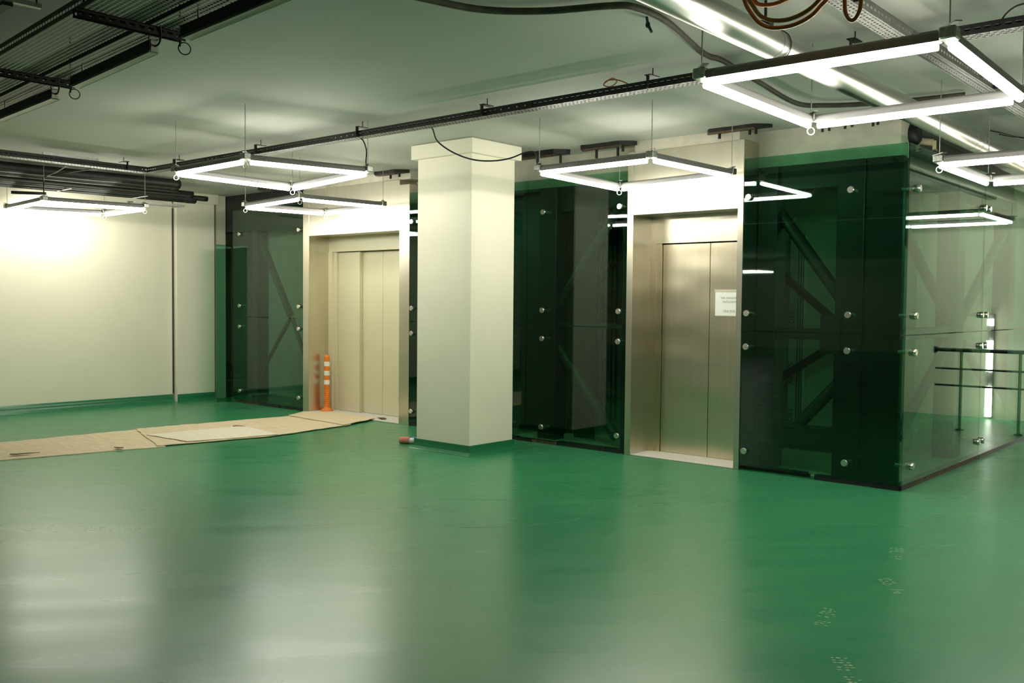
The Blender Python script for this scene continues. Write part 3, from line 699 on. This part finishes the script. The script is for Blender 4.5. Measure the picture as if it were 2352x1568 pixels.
tag(MB().tube([(WX+.008, 7.262, .12), (WX+.008, 7.262, 2.85)], .008, 8).build('joint_pipe', 'black_metal'), 'thin dark pipe in the joint between left wall and pier', 'pipe')
us = thing('rail_lamp', 'short unlit rail lamp hanging under the black pipes by the left wall', 'lamp', (-11.9, 4.9, 2.78))
MB().bar((-12.25, 4.75, 2.80), (-12.05, 5.08, 2.80), .05, .035).build('housing', 'black_metal', us)
MB().bar((-12.25, 4.75, 2.781), (-12.05, 5.08, 2.781), .035, .006).build('reflector', 'film_white', us)
MB().tube([(-12.06, 5.06, 2.81), (-12.06, 5.06, CEIL)], .004, 6).build('rod', 'bracket_metal', us)

# torn black anchor plates with studs along the ceiling joint above the lifts
def plate(x0, x1, label, studs, z=3.05):
    t = thing('anchor_plate', label, 'anchor plate', ((x0+x1)/2, 7.98, z-.03), 'black anchor plates above the lifts')
    n = 7; poly = [(x0, 7.835), (x0+.03, 7.77)]
    for i in range(n): poly.append((x0+.08+(x1-x0-.2)*i/(n-1), 7.70+random.uniform(-.012, .012)))
    poly += [(x1-.02, 7.79), (x1, 7.835)]
    MB().prism(poly, z, CEIL).build('plate', 'black_metal', t)
    MB().box(x0+.08, x1-.12, 7.71, 7.75, z-.012, z+.002).build('edge_strip', 'rust_brown', t)
    for x, l in studs:
        MB().tube([(x, 7.80, z+.01), (x, 7.80, z-l)], .014, 8).build('stud', 'black_metal', t)
plate(-6.95, -6.02, 'long black anchor plate with two studs just right of the column capital', ((-6.42, .10), (-6.12, .09)))
plate(-5.86, -5.20, 'black anchor plate with studs over the left end of the stainless portal', ((-5.66, .09), (-5.40, .10), (-5.34, .05)), 3.06)
plate(-4.42, -3.78, 'black anchor plate with studs over the right end of the stainless portal', ((-4.28, .05), (-3.98, .045), (-3.92, .045)), 3.07)
plate(-9.02, -8.46, 'black anchor plate above the right end of the beige lift portal', ((-8.76, .05), (-8.60, .04)), 3.06)
plate(-11.5, -10.6, 'black anchor plate above the left end of the beige lift portal', ((-11.2, .05),), 3.05)
for x in (-3.42, -3.36, -3.22, -3.16, -2.98, -2.94):
    tag(MB().tube([(x, 8.06, CEIL), (x, 8.06, 3.02+random.uniform(0, .02))], .012, 8).build('ceiling_stud', 'dark_steel'), 'dark stud hanging from the ceiling above the right glass screen', 'stud', 'ceiling studs above the right glass screen')

# ------------------------------------------------------------------ things on the floor
bo = thing('bollard', 'orange flexible bollard with three white bands beside the beige lift doors', 'bollard', (-10.33, 8.06, .012))
bx, by = -10.33, 8.06
prof = [(.088, 0), (.088, .012), (.07, .022), (.05, .035), (.045, .05)]
z = .05
for i in range(9):
    prof += [(.0435-.0005*i, z+.004), (.0395-.0005*i, z+.012), (.0395-.0005*i, z+.018), (.0435-.0005*i, z+.026)]; z += .028
prof += [(.038, .34), (.036, .735), (.034, .75), (.026, .755), (.026, .765)]
MB().lathe((bx, by, .012), prof, 24).build('post', 'orange_plastic', bo)
for z0 in (.36, .485, .61):
    MB().lathe((bx, by, .012), [(.0395, z0), (.0395, z0+.062)], 24).build('reflective_band', 'white_band', bo)
for a in range(4):
    t_ = a*math.pi/2+.4
    MB().lathe((bx+.066*math.cos(t_), by+.066*math.sin(t_), .026), [(.008, 0), (.008, .008)], 8).build('bolt', 'dark_steel', bo)

def sheet(label, poly, z, mat, th=.005, jag=.012, name='cardboard_sheet', step=.09):
    P = []
    for i in range(len(poly)):
        a, b = Vector(poly[i]), Vector(poly[(i+1) % len(poly)]); n = max(2, int((b-a).length/step))
        nn = Vector((-(b-a).y, (b-a).x)).normalized()
        for k in range(n):
            p = a+(b-a)*k/n
            if k: p = p+nn*random.uniform(-jag, jag)
            P.append((p.x, p.y))
    bm = bmesh.new(); vs_ = [bm.verts.new((x, y, z+random.uniform(0, .002))) for x, y in P]
    f = bm.faces.new(vs_); bmesh.ops.triangulate(bm, faces=[f])
    r = bmesh.ops.extrude_face_region(bm, geom=list(bm.faces))
    for v in [g for g in r['geom'] if isinstance(g, bmesh.types.BMVert)]: v.co.z += th+random.uniform(0, .003)
    bmesh.ops.recalc_face_normals(bm, faces=list(bm.faces))
    bm.verts.index_update(); m = MB(); m.add([v.co[:] for v in bm.verts], [[v.index for v in f.verts] for f in bm.faces]); bm.free()
    return tag(m.build(name, mat), label, 'cardboard', 'cardboard runner sheets')
sheet('long tan cardboard sheet at the open end of the floor runner', [(-10.42, 2.0), (-10.385, 5.42), (-8.98, 4.95), (-9.27, 3.45), (-9.5, 2.0)], 0, 'cardboard')
sheet('tan cardboard sheet in the middle of the floor runner', [(-10.39, 5.36), (-10.15, 7.50), (-8.95, 7.35), (-8.80, 6.1), (-9.02, 4.88)], .0085, 'cardboard')
sheet('pale cardboard sheet laid on top of the floor runner', [(-9.785, 5.17), (-9.03, 5.22), (-8.80, 6.19), (-9.69, 6.33)], .0185, 'pale_card', .005, .008)
sheet('tan cardboard sheet at the lift end of the floor runner', [(-10.17, 7.32), (-10.40, 7.72), (-9.95, 7.98), (-9.15, 7.90), (-8.93, 7.22)], .0185, 'cardboard')
for pts, lab in (([(-9.20, 7.98), (-9.05, 7.93), (-9.02, 7.98), (-9.12, 8.03)], 'dark scrap of cardboard and painted shade on the sill of the beige lift'), ([(-9.17, 4.50), (-9.12, 4.56), (-9.07, 4.55), (-9.11, 4.49)], 'dark scrap of cardboard and painted shade at the runner edge'), ([(-9.45, 3.62), (-9.40, 3.63), (-9.36, 3.86), (-9.40, 3.78)], 'dark scrap of cardboard and painted shade near the open end of the runner'), ([(-9.78, 6.25), (-9.70, 6.34), (-9.62, 6.32), (-9.72, 6.22)], 'small dark scrap of cardboard and painted shade beside the pale sheet')):
    sheet(lab, pts, .02, 'dark_card_edge', .004, .01, 'cardboard_scrap_shade', .04)  # dark card scraps, some of them shadow painted as card
# paint roller by the column
ro = thing('paint_roller', 'pink paint roller with blue handle lying against the foot of the column', 'paint roller', (-7.36, 6.86, 0))
MB().tube([(-7.455, 6.78, .037), (-7.44, 6.79, .037), (-7.37, 6.83, .037), (-7.355, 6.84, .037)], [.030, .037, .037, .030], 18).build('fleece', 'pink_fleece', ro)
MB().tube([(-7.36, 6.835, .034), (-7.315, 6.862, .034)], .030, 16).build('end_cap', 'white_band', ro)
MB().tube([(-7.36, 6.87, .062), (-7.22, 6.95, .045)], .016, 12).build('handle', 'blue_plastic', ro)
MB().tube(smooth([(-7.315, 6.862, .034), (-7.28, 6.88, .04), (-7.27, 6.92, .05)]), .004, 6).build('wire', 'bolt_steel', ro)
# dusty footprints
def footprint(x, y, ang, label):
    t = thing('dusty_footprint', label, 'footprint', (x, y, 0), 'dusty footprints on the green floor')
    ca, sa = math.cos(ang), math.sin(ang)
    k = 0
    for part, (a0, a1, wd) in (('sole_mark', (-.02, .14, .085)), ('heel_mark', (-.15, -.07, .07))):
        m = MB(); n = 6 if part == 'sole_mark' else 3
        for i in range(n):
            a = a0+(a1-a0)*(i+.3)/n
            for j in range(3):
                if random.random() < .25: continue
                b = (-.5+(j+.5)/3)*wd+random.uniform(-.006, .006); l = random.uniform(.004, .009); w_ = random.uniform(.009, .014)
                pts = [(a+l*math.cos(q)*random.uniform(.6, 1.1), b+w_*math.sin(q)*random.uniform(.6, 1.1)) for q in [2*math.pi*r_/8 for r_ in range(8)]]
                m.prism([(x+ca*p-sa*q, y+sa*p+ca*q) for p, q in pts], .0002, .0006)
        m.build(part, 'dust', t)
footprint(-1.96, 5.86, 1.9, 'faint dusty footprint on the green floor closest to the glass corner')
footprint(-1.75, 5.16, 2.2, 'faint dusty footprint, second from the glass corner')
footprint(-1.80, 4.42, 1.8, 'faint dusty footprint, third from the glass corner')
footprint(-1.47, 3.83, 2.2, 'faint dusty footprint, furthest from the glass corner')
# scuff line
tag(MB().tube(smooth([(-5.10, 5.05, 0), (-4.54, 5.55, 0), (-3.9, 6.12, 0)]), .0012, 5).build('floor_scratch', 'scratch'), 'long straight pale scratch on the green floor in front of the middle glass screen', 'scratch')
tag(MB().tube(smooth([(-3.62, 6.62, 0), (-3.85, 6.2, 0), (-4.0, 5.9, 0)]), .0012, 5).build('floor_scratch', 'scratch'), 'short pale scratch on the green floor in front of the stainless lift', 'scratch')
tag(MB().tube(smooth([(-3.92, 5.20, 0), (-4.1, 4.8, 0), (-4.35, 4.5, 0)]), .0012, 5).build('floor_scratch', 'scratch'), 'faint pale scratch on the green floor leading away from the curved one', 'scratch')
tag(MB().tube(smooth([(-4.54, 5.40, 0), (-4.35, 5.62, 0), (-4.16, 5.76, 0), (-4.02, 5.5, 0), (-3.92, 5.20, 0)]), .0015, 5).build('floor_scratch', 'scratch'), 'pale curved scratch on the green floor in front of the middle glass screen', 'scratch')
